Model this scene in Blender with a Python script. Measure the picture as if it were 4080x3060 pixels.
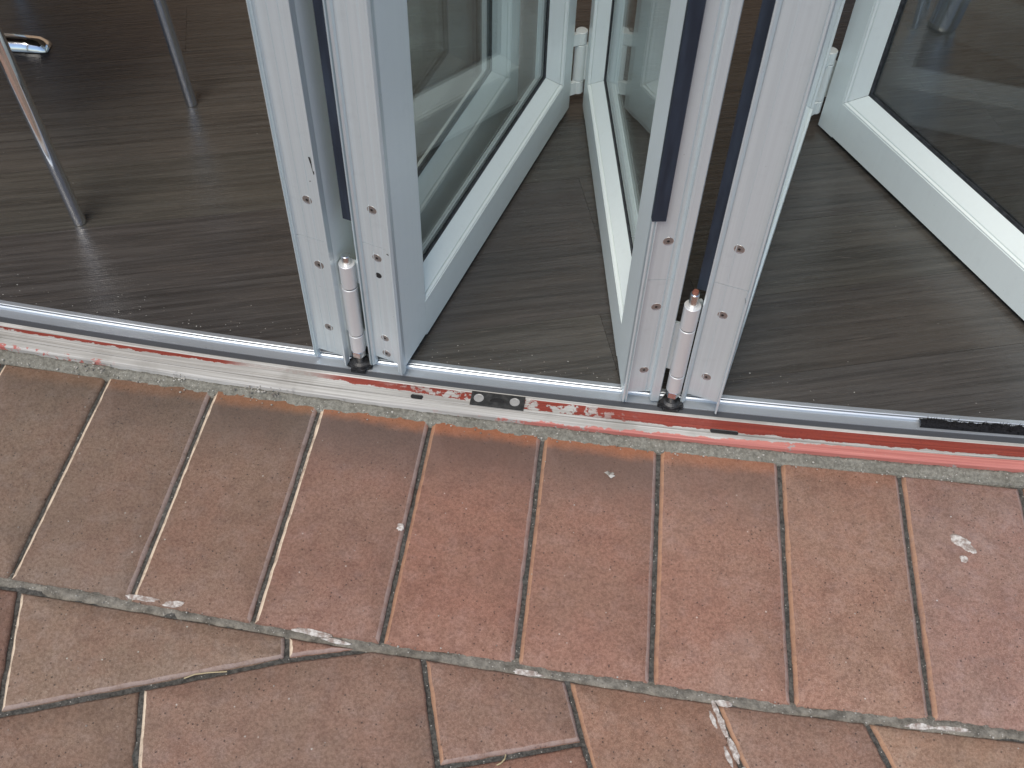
import bpy, bmesh, math, random
from mathutils import Vector, Matrix, noise as mnoise

for o in list(bpy.data.objects): bpy.data.objects.remove(o)
scn = bpy.context.scene
COL = scn.collection
R = math.radians
random.seed(7)

# ------------------------------------------------------------------ camera, sky, sun, exposure
cam_d = bpy.data.cameras.new('camera'); cam = bpy.data.objects.new('camera', cam_d); COL.objects.link(cam)
cam_d.sensor_fit = 'HORIZONTAL'; cam_d.sensor_width = 36.0; cam_d.lens = 37.06
cam_d.clip_start = 0.02; cam_d.clip_end = 300
cx_, cy_, cz_ = (0.999411, 0.026815, 0.021401), (-0.034308, 0.781137, 0.623417), (0.0, -0.623784, 0.781597)
cam.matrix_world = Matrix(((cx_[0], cy_[0], cz_[0], 0.0), (cx_[1], cy_[1], cz_[1], 0.0),
                           (cx_[2], cy_[2], cz_[2], 1.4), (0, 0, 0, 1)))
cam_d.dof.use_dof = True; cam_d.dof.focus_distance = 1.75; cam_d.dof.aperture_fstop = 9.0
scn.camera = cam
scn.cycles.max_bounces = 12; scn.cycles.transparent_max_bounces = 32; scn.cycles.transmission_bounces = 12

SUN_EL, SUN_AZ = 62.0, 205.0            # azimuth clockwise from +Y: behind the camera, to its left
world = bpy.data.worlds.new('World'); scn.world = world; world.use_nodes = True
wn = world.node_tree.nodes; wl = world.node_tree.links
sky = wn.new('ShaderNodeTexSky'); sky.sky_type = 'NISHITA'; sky.sun_disc = False
sky.sun_elevation = R(SUN_EL); sky.sun_rotation = R(SUN_AZ)
sky.air_density = 1.0; sky.dust_density = 0.8; sky.ozone_density = 2.0
bg = wn['Background']; bg.inputs['Strength'].default_value = 0.10
wl.new(sky.outputs[0], bg.inputs['Color'])
sun_d = bpy.data.lights.new('sun', 'SUN'); sun_d.energy = 2.2; sun_d.angle = R(35); sun_d.color = (1.0, 0.93, 0.82)
sun = bpy.data.objects.new('sun', sun_d); COL.objects.link(sun)
dirv = Vector((math.sin(R(SUN_AZ))*math.cos(R(SUN_EL)), math.cos(R(SUN_AZ))*math.cos(R(SUN_EL)), math.sin(R(SUN_EL))))
sun.rotation_euler = dirv.to_track_quat('Z', 'Y').to_euler(); sun.location = dirv*20
vs = scn.view_settings; vs.view_transform = 'Standard'; vs.look = 'None'; vs.gamma = 1.0; vs.use_curve_mapping = False
vs.exposure = 0.55

# ------------------------------------------------------------------ helpers
def link(name, me, m=None, parent=None, loc=None):
    o = bpy.data.objects.new(name, me); COL.objects.link(o)
    if m is not None and me is not None and not me.materials: me.materials.append(m)
    if parent is not None: o.parent = parent
    if loc is not None: o.location = loc
    return o
def thing(name, label, cat, loc=(0,0,0), rz=0.0, group=None):
    o = link(name, None, loc=loc); o.rotation_euler = (0,0,rz); o['label'] = label; o['category'] = cat
    if group: o['group'] = group
    o.empty_display_size = 0.05
    return o
def tag(o, label, cat, group=None):
    o['label'] = label; o['category'] = cat
    if group: o['group'] = group
    return o
class MB:
    def __init__(s): s.v=[]; s.f=[]; s.mi=[]; s.smooth=False
    def face(s, idx, mi=0): s.f.append(idx); s.mi.append(mi)
    def add(s, vs_, fs, mi=0):
        b=len(s.v); s.v += [tuple(v) for v in vs_]
        for f in fs: s.face([b+i for i in f], mi)
    def box(s, a, b, mi=0):
        x0,y0,z0=a; x1,y1,z1=b
        s.add([(x0,y0,z0),(x1,y0,z0),(x1,y1,z0),(x0,y1,z0),(x0,y0,z1),(x1,y0,z1),(x1,y1,z1),(x0,y1,z1)],
              [(3,2,1,0),(4,5,6,7),(0,1,5,4),(1,2,6,5),(2,3,7,6),(3,0,4,7)], mi)
    def prism(s, poly, z0, z1, mi=0):            # poly counter-clockwise in xy
        n=len(poly)
        s.add([(x,y,z0) for x,y in poly]+[(x,y,z1) for x,y in poly],
              [tuple(range(n-1,-1,-1)), tuple(range(n,2*n))]+[(i,(i+1)%n,n+(i+1)%n,n+i) for i in range(n)], mi)
    def tube(s, p0, p1, r0, r1=None, n=24, cap=True, mi=0, bev=0.0):
        p0=Vector(p0); p1=Vector(p1); r1=r0 if r1 is None else r1
        d=(p1-p0).normalized(); a=d.orthogonal().normalized(); b=d.cross(a)
        rings=[(p0,r0),(p1,r1)]
        if bev: rings=[(p0,r0-bev),(p0+d*bev,r0),(p1-d*bev,r1),(p1,r1-bev)]
        vs_=[]
        for p,rr in rings:
            for i in range(n):
                t=2*math.pi*i/n; vs_.append(p+a*(rr*math.cos(t))+b*(rr*math.sin(t)))
        fs=[]
        for k in range(len(rings)-1):
            for i in range(n): fs.append((k*n+i,k*n+(i+1)%n,(k+1)*n+(i+1)%n,(k+1)*n+i))
        if cap: fs.append(tuple(range(n-1,-1,-1))); m=len(rings)-1; fs.append(tuple(range(m*n,m*n+n)))
        s.add(vs_,fs,mi)
    def build(s, name, m=None, parent=None, loc=None, smooth=False):
        me=bpy.data.meshes.new(name); me.from_pydata(s.v,[],s.f)
        if m is not None:
            for mm in (m if isinstance(m,(list,tuple)) else [m]): me.materials.append(mm)
        for p,mi in zip(me.polygons,s.mi): p.material_index=mi
        if smooth:
            for p in me.polygons: p.use_smooth=len(p.vertices)==4
            me.set_sharp_from_angle(angle=R(28))
        me.update()
        return link(name, me, None, parent, loc)

class NT:
    def __init__(s, name):
        s.m=bpy.data.materials.new(name); s.m.use_nodes=True; s.t=s.m.node_tree; s.n=s.t.nodes
        s.p=s.n['Principled BSDF']; s.out=s.n['Material Output']
    def N(s, typ, **kw):
        n=s.n.new(typ)
        for k,v in kw.items(): setattr(n,k,v)
        return n
    def L(s,a,b): s.t.links.new(a,b)
    def val(s, sock, v):
        if isinstance(v, bpy.types.NodeSocket): s.L(v,sock)
        elif isinstance(v,(tuple,list)) and len(v)==3 and sock.type=='RGBA': sock.default_value=(*v,1)
        else: sock.default_value=v
    def math(s, op, a, b=0.5, c=0.0, clamp=False):
        n=s.N('ShaderNodeMath', operation=op); n.use_clamp=clamp
        s.val(n.inputs[0],a); s.val(n.inputs[1],b); s.val(n.inputs[2],c); return n.outputs[0]
    def mix(s, f, a, b, blend='MIX'):
        n=s.N('ShaderNodeMix', data_type='RGBA', blend_type=blend); n.clamp_factor=True
        s.val(n.inputs[0],f); s.val(n.inputs[6],a); s.val(n.inputs[7],b); return n.outputs[2]
    def noise(s, vec, scale, detail=4, rough=0.55, dist=0.0):
        n=s.N('ShaderNodeTexNoise'); s.L(vec,n.inputs['Vector']); n.inputs['Scale'].default_value=scale
        n.inputs['Detail'].default_value=detail; n.inputs['Roughness'].default_value=rough; n.inputs['Distortion'].default_value=dist
        return n.outputs['Fac']
    def voro(s, vec, scale):
        n=s.N('ShaderNodeTexVoronoi'); s.L(vec,n.inputs['Vector']); n.inputs['Scale'].default_value=scale
        return n.outputs['Distance'], n.outputs['Color']
    def rng(s, v, a, b, c=0.0, d=1.0, smooth=True):
        n=s.N('ShaderNodeMapRange'); n.interpolation_type='SMOOTHSTEP' if smooth else 'LINEAR'
        for i,x in enumerate((v,a,b,c,d)): s.val(n.inputs[i],x)
        return n.outputs[0]
    def scale(s, vec, sc, rot=(0,0,0)):
        n=s.N('ShaderNodeMapping'); s.L(vec,n.inputs[0]); n.inputs['Scale'].default_value=sc; n.inputs['Rotation'].default_value=rot
        return n.outputs[0]
    def pos(s): return s.N('ShaderNodeNewGeometry').outputs['Position']
    def obj(s): return s.N('ShaderNodeTexCoord').outputs['Object']
    def sep(s, v):
        n=s.N('ShaderNodeSeparateXYZ'); s.L(v,n.inputs[0]); return n.outputs
    def bump(s, h, strength=0.3, dist=0.001, normal=None):
        n=s.N('ShaderNodeBump'); s.L(h,n.inputs['Height']); n.inputs['Strength'].default_value=strength; n.inputs['Distance'].default_value=dist
        if normal is not None: s.L(normal,n.inputs['Normal'])
        return n.outputs[0]
    def fin(s, color=None, rough=None, metal=None, normal=None, spec=None):
        for k,v in (('Base Color',color),('Roughness',rough),('Metallic',metal),('Normal',normal),('Specular IOR Level',spec)):
            if v is not None: s.val(s.p.inputs[k],v)
        return s.m

# ------------------------------------------------------------------ materials
def brick_mat(name, edge=None, edge_amt=0.0):
    t=NT(name); P=t.pos(); oi=t.N('ShaderNodeObjectInfo')
    off=t.N('ShaderNodeVectorMath',operation='ADD'); t.L(P,off.inputs[0])
    mul=t.math('MULTIPLY',oi.outputs['Random'],37.0); t.L(mul,off.inputs[1]); V=off.outputs[0]
    n1=t.noise(V,9,5,0.6); n2=t.noise(V,38,4,0.6); n3=t.noise(V,210,4,0.75); n4=t.noise(V,900,2,0.6)
    c=t.mix(t.rng(n1,0.33,0.67), (0.240,0.141,0.103), (0.256,0.136,0.099))
    c=t.mix(t.math('MULTIPLY',t.rng(n2,0.45,0.75),0.45), c, (0.30,0.195,0.165))
    c=t.mix(t.math('MULTIPLY',t.rng(n3,0.38,0.64),0.9), c, t.mix(1.0,c,(0.64,0.61,0.60),'MULTIPLY'))
    c=t.mix(t.math('MULTIPLY',t.rng(n4,0.5,0.72),0.5), c, (0.42,0.29,0.22))
    d,cc=t.voro(V,150); pit=t.math('MULTIPLY',t.rng(d,0.10,0.24,1,0),t.rng(t.sep(cc)[0],0.74,0.80))
    c=t.mix(t.math('MULTIPLY',pit,0.8),c,(0.045,0.033,0.03))
    d2,cc2=t.voro(V,75); sp=t.math('MULTIPLY',t.rng(d2,0.05,0.12,1,0),t.rng(t.sep(cc2)[1],0.9,0.93))
    c=t.mix(t.math('MULTIPLY',sp,0.8),c,(0.55,0.50,0.45))
    bloom=t.math('MULTIPLY',t.rng(t.noise(V,5.5,6,0.7),0.56,0.75),0.22)
    mo=t.noise(V,27,5,0.7); c=t.mix(t.math('MULTIPLY',t.rng(mo,0.46,0.66),0.55),c,t.mix(1.0,c,(0.76,0.74,0.75),'MULTIPLY'))
    c=t.mix(bloom,c,(0.38,0.29,0.26))
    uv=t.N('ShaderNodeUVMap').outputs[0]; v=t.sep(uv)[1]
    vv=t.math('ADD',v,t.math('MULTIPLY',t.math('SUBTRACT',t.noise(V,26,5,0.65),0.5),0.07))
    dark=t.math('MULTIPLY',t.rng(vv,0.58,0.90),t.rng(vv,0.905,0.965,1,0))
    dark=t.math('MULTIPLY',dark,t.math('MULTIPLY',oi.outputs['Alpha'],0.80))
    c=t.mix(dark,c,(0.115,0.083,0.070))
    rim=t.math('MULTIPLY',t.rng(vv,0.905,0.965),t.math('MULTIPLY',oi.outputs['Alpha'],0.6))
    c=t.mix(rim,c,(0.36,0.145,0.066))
    c=t.mix(1.0,c,oi.outputs['Color'],'MULTIPLY')
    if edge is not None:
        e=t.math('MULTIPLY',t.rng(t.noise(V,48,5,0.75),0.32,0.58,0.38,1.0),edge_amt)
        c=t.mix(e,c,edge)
    h=t.math('ADD',t.math('MULTIPLY',n3,0.9),t.math('MULTIPLY',n2,0.5)); h=t.math('SUBTRACT',h,t.math('MULTIPLY',pit,1.2))
    return t.fin(c, t.rng(n3,0.3,0.7,0.62,0.85), 0.0, t.bump(h,0.55,0.0012), 0.35)
M={}
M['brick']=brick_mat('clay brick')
M['edge_cream']=brick_mat('clay brick cream edge highlight',(0.74,0.60,0.45),0.95)  # bright sky highlight on left-facing chamfers, painted into the colour
M['edge_orange']=brick_mat('clay brick orange edge highlight',(0.48,0.265,0.155),0.60)  # warmer painted highlight for left chamfers further right
M['edge_grey']=brick_mat('clay brick grey edge sheen',(0.36,0.285,0.265),0.55)  # pale sky sheen on right-facing chamfers, painted into the colour

def sand_mat(name, a, b, scale=160, bs=0.9):
    t=NT(name); P=t.pos(); n=t.noise(P,scale,5,0.7); n2=t.noise(P,18,4); d,c2=t.voro(P,300)
    c=t.mix(t.rng(n,0.3,0.7),a,b); c=t.mix(t.math('MULTIPLY',t.rng(n2,0.4,0.7),0.5),c,t.mix(1.0,c,(0.6,0.58,0.55),'MULTIPLY'))
    sp=t.math('MULTIPLY',t.rng(d,0.1,0.3,1,0),t.rng(t.sep(c2)[0],0.85,0.9)); c=t.mix(sp,c,(0.5,0.48,0.44))
    return t.fin(c,0.92,0.0,t.bump(t.math('ADD',n,t.math('MULTIPLY',d,0.5)),bs,0.002),0.2)
M['grout']=sand_mat('dark joint sand',(0.040,0.039,0.036),(0.120,0.115,0.105))
M['mortar']=sand_mat('grey mortar',(0.135,0.130,0.110),(0.26,0.25,0.215))
M['mortar_pale']=sand_mat('joint mortar',(0.105,0.097,0.083),(0.26,0.24,0.205),60)
M['ground']=sand_mat('ground paving',(0.12,0.08,0.065),(0.2,0.13,0.10),20,0.4)

def wood_mat():
    t=NT('dark wood vinyl'); P=t.pos(); oi=t.N('ShaderNodeObjectInfo')
    off=t.N('ShaderNodeVectorMath',operation='ADD'); t.L(P,off.inputs[0]); t.L(t.math('MULTIPLY',oi.outputs['Random'],11.0),off.inputs[1])
    g=t.scale(off.outputs[0],(1,1,1),(0,0,R(-11.6)))
    s1=t.noise(t.scale(g,(2.6,95,1)),1.0,6,0.65,0.12); s2=t.noise(t.scale(g,(7,260,1)),1.0,4,0.6,0.1); s3=t.noise(t.scale(g,(2.2,12,1)),1.0,4,0.6,0.3)
    s4=t.noise(t.scale(g,(18,330,1)),1.0,3,0.6,0.2)
    c=t.mix(t.rng(s1,0.34,0.68),(0.039,0.0360,0.0325),(0.072,0.067,0.061))
    c=t.mix(t.math('MULTIPLY',t.rng(s3,0.4,0.7),0.55),c,(0.075,0.066,0.057))
    c=t.mix(t.math('MULTIPLY',t.rng(s2,0.52,0.72),0.5),c,(0.018,0.014,0.012))
    c=t.mix(t.math('MULTIPLY',t.rng(s4,0.58,0.76),0.5),c,(0.125,0.108,0.092))
    c=t.mix(1.0,c,oi.outputs['Color'],'MULTIPLY')
    dust=t.noise(P,260,3,0.6); c=t.mix(t.math('MULTIPLY',t.rng(dust,0.66,0.75),0.25),c,(0.2,0.18,0.16))
    # scuffs
    sc=t.noise(t.scale(P,(9,60,1),(0,0,R(-48))),1.0,3,0.5); c=t.mix(t.math('MULTIPLY',t.rng(sc,0.70,0.78),0.22),c,(0.2,0.18,0.16))
    h=t.math('ADD',t.math('MULTIPLY',s2,0.8),t.math('ADD',t.math('MULTIPLY',s1,0.6),t.math('MULTIPLY',s4,0.5)))
    h=t.math('ADD',h,t.math('MULTIPLY',t.noise(P,420,2),0.25))
    return t.fin(c,t.rng(s2,0.3,0.7,0.12,0.30),0.0,t.bump(h,0.55,0.0012),0.75)
M['wood']=wood_mat()
t=NT('dark subfloor'); M['subfloor']=t.fin((0.02,0.018,0.016),0.9)

def metal_mat(name, col, metal, rough, streak=0.12, dirt=0.5, axis='z'):
    t=NT(name); O=t.obj(); P=t.pos()
    sc={'z':(140,140,1.2),'x':(1.2,140,140)}[axis]
    s1=t.noise(t.scale(O,sc),1.0,4,0.6); s2=t.noise(P,42,5,0.7)
    c=t.mix(t.rng(s1,0.3,0.7,0,streak*2),col,tuple(x*0.72 for x in col))
    c=t.mix(t.math('MULTIPLY',t.rng(s2,0.52,0.8),dirt*0.5),c,tuple(x*0.6 for x in col))
    d,cc=t.voro(P,95); sp=t.math('MULTIPLY',t.rng(d,0.04,0.12,1,0),t.rng(t.sep(cc)[0],0.955,0.965)); c=t.mix(t.math('MULTIPLY',sp,dirt),c,(0.08,0.07,0.065))
    r=t.math('ADD',t.math('MULTIPLY',s1,0.14),t.math('ADD',rough-0.07,t.math('MULTIPLY',s2,0.06)))
    h=t.math('ADD',t.math('MULTIPLY',s1,0.5),t.math('MULTIPLY',t.noise(P,600,2),0.2))
    return t.fin(c,r,metal,t.bump(h,0.12,0.0006),0.5)
M['mill']=metal_mat('mill finish aluminium',(0.69,0.765,0.785),0.50,0.33,0.16,0.35)
M['powder']=metal_mat('pale silver powder coat',(0.76,0.825,0.81),0.05,0.30,0.03,0.25)
M['hinge']=metal_mat('satin silver hinge',(0.74,0.745,0.74),0.5,0.40,0.05,0.2)
M['steel']=metal_mat('bright steel',(0.72,0.71,0.69),1.0,0.22,0.1,0.3)
M['track']=metal_mat('aluminium track',(0.62,0.66,0.70),0.75,0.33,0.12,0.45,'x')
M['chan']=metal_mat('dark track channel',(0.085,0.09,0.10),0.3,0.5,0.2,0.6,'x')  # dark grey metal for the channel floor
M['chrome']=metal_mat('chromed tube',(0.84,0.85,0.85),1.0,0.07,0.10,0.35)
M['screw']=metal_mat('screw head steel',(0.42,0.41,0.40),0.9,0.38,0.1,0.5)
t=NT('dark socket'); M['dark']=t.fin((0.012,0.011,0.011),0.6)
t=NT('black rubber'); P=t.pos(); n=t.noise(P,90,4); M['rubber']=t.fin(t.mix(t.rng(n,0.35,0.75),(0.018,0.019,0.022),(0.055,0.058,0.066)),0.62,0.0,t.bump(n,0.2,0.0008),0.4)
t=NT('navy weather strip'); P=t.pos(); n=t.noise(t.scale(P,(60,60,8)),1,4); M['strip']=t.fin(t.mix(t.rng(n,0.3,0.75),(0.011,0.017,0.028),(0.026,0.038,0.058)),0.55,0.0,None,0.45)
t=NT('black plastic'); P=t.pos(); n=t.noise(P,120,4); M['plastic']=t.fin(t.mix(t.rng(n,0.4,0.7),(0.012,0.012,0.013),(0.04,0.04,0.042)),0.48,0.0,t.bump(n,0.3,0.001),0.5)
t=NT('black brush pile'); P=t.pos(); n=t.noise(P,500,3); M['brush']=t.fin(t.mix(n,(0.006,0.006,0.007),(0.03,0.03,0.033)),0.95,0.0,t.bump(n,1.0,0.003),0.1)
t=NT('worn black keeper'); P=t.pos(); n=t.noise(P,90,5,0.7); M['keeper']=t.fin(t.mix(t.rng(n,0.35,0.7),(0.014,0.014,0.014),(0.045,0.044,0.042)),0.6)
t=NT('dull zinc'); P=t.pos(); n=t.noise(P,200,3); M['zinc']=t.fin(t.mix(n,(0.30,0.29,0.28),(0.46,0.45,0.43)),0.5,0.3)
t=NT('copper rust'); P=t.pos(); n=t.noise(P,300,3); M['rust']=t.fin(t.mix(n,(0.14,0.045,0.028),(0.26,0.10,0.065)),0.7)
t=NT('white paint spill'); P=t.pos(); n=t.noise(P,130,4,0.7); M['paint']=t.fin(t.mix(t.rng(n,0.38,0.66),(0.27,0.21,0.18),(0.62,0.59,0.55)),0.75,0.0,t.bump(n,0.5,0.001))
t=NT('straw'); M['straw']=t.fin((0.42,0.34,0.20),0.7)
t=NT('pale grit'); oi=t.N('ShaderNodeObjectInfo'); P=t.pos(); n=t.noise(P,70,2); M['grit']=t.fin(t.mix(t.rng(n,0.35,0.65),(0.15,0.13,0.11),(0.46,0.44,0.40)),0.8)
t=NT('interior plaster'); P=t.pos(); M['plaster']=t.fin(t.mix(t.noise(P,3),(0.48,0.41,0.33),(0.56,0.48,0.40)),0.85)
t=NT('warm bounce wall render'); P=t.pos(); M['warmwall']=t.fin(t.mix(t.noise(P,2),(0.50,0.33,0.20),(0.58,0.40,0.26)),0.9)  # for the added wall that bounces warm light indoors
t=NT('ceiling paint'); P=t.pos(); M['ceil']=t.fin(t.mix(t.noise(P,3),(0.52,0.48,0.42),(0.60,0.56,0.50)),0.9)
t=NT('rendered wall'); P=t.pos(); M['render']=t.fin(t.mix(t.noise(P,6),(0.42,0.39,0.35),(0.5,0.47,0.43)),0.85)
t=NT('cafe seat'); M['seat']=t.fin((0.08,0.07,0.065),0.55)
t=NT('table laminate'); M['laminate']=t.fin((0.10,0.07,0.05),0.4)

def glass_mat():
    t=NT('clear door glass'); t.n.remove(t.p)
    fr=t.N('ShaderNodeFresnel'); bf=t.N('ShaderNodeNewGeometry').outputs['Backfacing']; t.L(t.rng(bf,0,1,1.5,1/1.5,False),fr.inputs[0])
    tr=t.N('ShaderNodeBsdfTransparent'); tr.inputs[0].default_value=(0.965,0.98,0.97,1)
    gl=t.N('ShaderNodeBsdfGlossy'); gl.inputs['Roughness'].default_value=0.0; gl.inputs[0].default_value=(0.95,1,1,1)
    df=t.N('ShaderNodeBsdfDiffuse'); df.inputs[0].default_value=(0.45,0.47,0.46,1)
    P=t.pos(); dirt=t.rng(t.noise(t.scale(P,(14,14,5)),1.0,5,0.65),0.4,0.8,0.015,0.06)
    m1=t.N('ShaderNodeMixShader'); t.L(t.math('MULTIPLY',fr.outputs[0],0.95),m1.inputs[0]); t.L(tr.outputs[0],m1.inputs[1]); t.L(gl.outputs[0],m1.inputs[2])
    m2=t.N('ShaderNodeMixShader'); t.L(dirt,m2.inputs[0]); t.L(m1.outputs[0],m2.inputs[1]); t.L(df.outputs[0],m2.inputs[2])
    t.L(m2.outputs[0],t.out.inputs[0]); return t.m
M['glass']=glass_mat()

def sillpaint_mat():
    t=NT('weathered painted threshold'); uv=t.N('ShaderNodeUVMap').outputs[0]; s=t.sep(uv); x=s[0]; w=s[1]; P=t.pos()
    lines=t.noise(t.scale(uv,(4,420,1)),1.0,5,0.6,0.2); fine=t.noise(P,150,4,0.7); big=t.noise(P,14,4,0.6); mid=t.noise(P,48,4,0.65)
    white=t.mix(t.rng(lines,0.35,0.7),(0.31,0.295,0.27),(0.53,0.515,0.485))
    white=t.mix(t.rng(lines,0.66,0.72,0,0.75),white,(0.07,0.06,0.055))
    white=t.mix(t.math('MULTIPLY',t.rng(big,0.45,0.72),0.6),white,(0.25,0.235,0.21))
    red=t.mix(t.rng(lines,0.3,0.7),(0.17,0.027,0.017),(0.275,0.050,0.031)); red=t.mix(t.math('MULTIPLY',t.rng(fine,0.5,0.75),0.5),red,(0.15,0.02,0.015))
    # worn red band: thin on the left, broad on the right
    jit=t.math('MULTIPLY',t.math('SUBTRACT',mid,0.5),0.016)
    jit2=t.math('MULTIPLY',t.math('SUBTRACT',lines,0.5),0.006)
    ww=t.math('ADD',w,t.math('ADD',jit,jit2))
    lo=t.rng(x,-0.35,0.02,0.0355,0.0215,False)
    m=t.math('MULTIPLY',t.rng(ww,t.math('SUBTRACT',lo,0.0006),t.math('ADD',lo,0.0006)),t.rng(w,0.0430,0.0436,1,0))
    top=t.rng(x,-0.9,0.0,0.0405,0.0445,False); m=t.math('MULTIPLY',m,t.rng(w,top,t.math('ADD',top,0.0006),1,0))
    gap=t.math('MULTIPLY',t.rng(x,-0.50,-0.44),t.rng(x,-0.36,-0.28,1,0)); gap=t.math('MULTIPLY',gap,t.rng(fine,0.35,0.55,1.0,0.85))
    m=t.math('MULTIPLY',m,t.math('SUBTRACT',1.0,gap))
    # bare patches around the keeper
    near=t.math('MULTIPLY',t.rng(x,-0.25,-0.10),t.rng(x,0.10,0.22,1,0)); bare=t.math('MULTIPLY',near,t.rng(mid,0.50,0.56)); m=t.math('MULTIPLY',m,t.math('SUBTRACT',1.0,bare))
    m=t.math('MULTIPLY',m,t.rng(fine,0.70,0.78,1,0.2))
    c=t.mix(m,white,red)
    # pink faded nose on the right, flakes elsewhere
    pink=t.mix(t.rng(lines,0.3,0.7),(0.38,0.12,0.10),(0.53,0.20,0.165))
    lim=t.math('ADD',t.rng(x,-0.06,0.36,-0.001,0.0080,False),t.rng(x,0.36,0.60,0.0,0.0090,False))
    wn_=t.math('ADD',w,t.math('MULTIPLY',t.math('SUBTRACT',mid,0.5),0.016))
    pm=t.rng(t.math('SUBTRACT',wn_,lim),-0.0006,0.0006,1,0)
    pm=t.math('MULTIPLY',pm,t.rng(w,0.0148,0.0156,1,0)); pm=t.math('MULTIPLY',pm,t.rng(x,-0.16,-0.05)); pm=t.math('MULTIPLY',pm,t.rng(fine,0.66,0.72,1,0.1))
    c=t.mix(pm,c,pink)
    fl=t.math('MULTIPLY',t.rng(w,0.005,0.007,1,0),t.rng(mid,0.56,0.6)); c=t.mix(t.math('MULTIPLY',fl,t.rng(x,-0.72,-0.66,0.9,0.0)),c,(0.40,0.09,0.07))
    chip=t.math('MULTIPLY',t.rng(t.noise(P,30,5,0.7),0.63,0.68),t.rng(w,0.006,0.010,1,0)); c=t.mix(chip,c,(0.30,0.29,0.27))
    h=t.math('ADD',t.math('MULTIPLY',lines,0.8),t.math('ADD',t.math('MULTIPLY',fine,0.3),t.math('MULTIPLY',m,0.6)))
    return t.fin(c,t.rng(fine,0.3,0.7,0.42,0.68),0.0,t.bump(h,0.5,0.0008),0.45)
M['sill']=sillpaint_mat()

# ------------------------------------------------------------------ the sill curve (a slightly bowed front)
def yc(x): return 0.033*x*x-0.106*x+1.031
def slope(x): return 0.066*x-0.106
def sp(x, w):                      # point at distance w inside the nose, square to the curve
    m=slope(x); l=math.hypot(1,m); return (x-m/l*w, yc(x)+w/l)
def sweep(name, prof, x0, x1, n, m, parent=None, jitter=0.0, close=True, smooth=False):
    vs_=[]; fs=[]; uvs=[]; k=len(prof)
    for i in range(n+1):
        x=x0+(x1-x0)*i/n
        for j,(w,z) in enumerate(prof):
            px,py=sp(x,w); dz=0
            if jitter and 0<j<k-1:
                q=mnoise.noise(Vector((px*60,py*60,j*3.1)))+0.6*mnoise.noise(Vector((px*160,py*160,j)))
                dz=q*jitter; px+=mnoise.noise(Vector((px*90,py*90,9+j)))*jitter*0.7; py+=mnoise.noise(Vector((px*90,py*90,19+j)))*jitter*0.7
            vs_.append((px,py,z+dz)); uvs.append((x,w))
    for i in range(n):
        for j in range(k-1): fs.append((i*k+j,(i+1)*k+j,(i+1)*k+j+1,i*k+j+1))
    me=bpy.data.meshes.new(name); me.from_pydata(vs_,[],fs)
    ul=me.uv_layers.new(name='UVMap')
    for lp in me.loops: ul.data[lp.index].uv=uvs[lp.vertex_index]
    for p in me.polygons: p.use_smooth=smooth
    me.materials.append(m); me.update()
    return link(name,me,None,parent)

# ------------------------------------------------------------------ ground and pavement
g=MB(); g.box((-40,-45,-0.4),(40,0.16,-0.030)); g.box((-40,0.16,-0.4),(-1.6,1.4,-0.030)); g.box((1.7,0.16,-0.4),(40,1.0,-0.030))
gr=g.build('ground',M['ground']); gr['kind']='structure'
def jn(p,amp,fr,seed=0): return amp*mnoise.noise(Vector((p[0]*fr,p[1]*fr,seed)))
# bed of sand under the bricks, gently uneven
nx,ny=150,100; vs_=[]; fs=[]
for i in range(nx+1):
    for j in range(ny+1):
        x=-1.62+3.34*i/nx; y=0.15+1.0*j/ny
        y=min(y,yc(x)+0.03)
        vs_.append((x,y,-0.0066+jn((x,y),0.0042,24)+jn((x,y),0.0018,90)))
for i in range(nx):
    for j in range(ny): a=i*(ny+1)+j; fs.append((a,a+ny+1,a+ny+2,a+1))
me=bpy.data.meshes.new('pavement'); me.from_pydata(vs_,[],fs); me.materials.append(M['grout'])
for p in me.polygons: p.use_smooth=True
pave=link('pavement',me); pave['kind']='structure'

HT=[[-0.6841,1.1063],[-0.4996,1.0873],[-0.3171,1.0659],[-0.1308,1.0399],[0.0541,1.022],[0.2432,0.9972],[0.4362,0.978],[0.6277,0.9616]]
HB=[[-0.7279,0.7186],[-0.5441,0.6892],[-0.361,0.6607],[-0.1736,0.6361],[0.0189,0.6109],[0.2074,0.5884],[0.4009,0.5652],[0.5888,0.55]]
for k in range(1,5):
    HT.insert(0,[-0.6841-0.1855*k, yc(-0.6841-0.1855*k)-0.020]); HB.insert(0,[-0.7279-0.184*k, 0.7186+0.0315*k+0.001*k*k])
    HT.append([0.6277+0.191*k, yc(0.6277+0.191*k)-0.022]); HB.append([0.5888+0.190*k, 0.55-0.0125*k])
def inset(poly, d):                         # convex polygon, ccw; d per edge
    n=len(poly); out=[]
    ln=[]
    for i in range(n):
        a=Vector(poly[i]); b=Vector(poly[(i+1)%n]); u=(b-a).normalized(); nn=Vector((-u.y,u.x)); ln.append((a+nn*d[i],u))
    for i in range(n):
        p,u=ln[i-1]; q,v=ln[i]; cr=u.x*v.y-u.y*v.x
        if abs(cr)<1e-4: out.append(q.copy()); continue
        s_=((q-p).x*v.y-(q-p).y*v.x)/cr; out.append(p+u*s_)
    return out
def ccw(poly):
    a=sum(poly[i][0]*poly[(i+1)%len(poly)][1]-poly[(i+1)%len(poly)][0]*poly[i][1] for i in range(len(poly)))
    return poly if a>0 else poly[::-1]
nb=0
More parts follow.
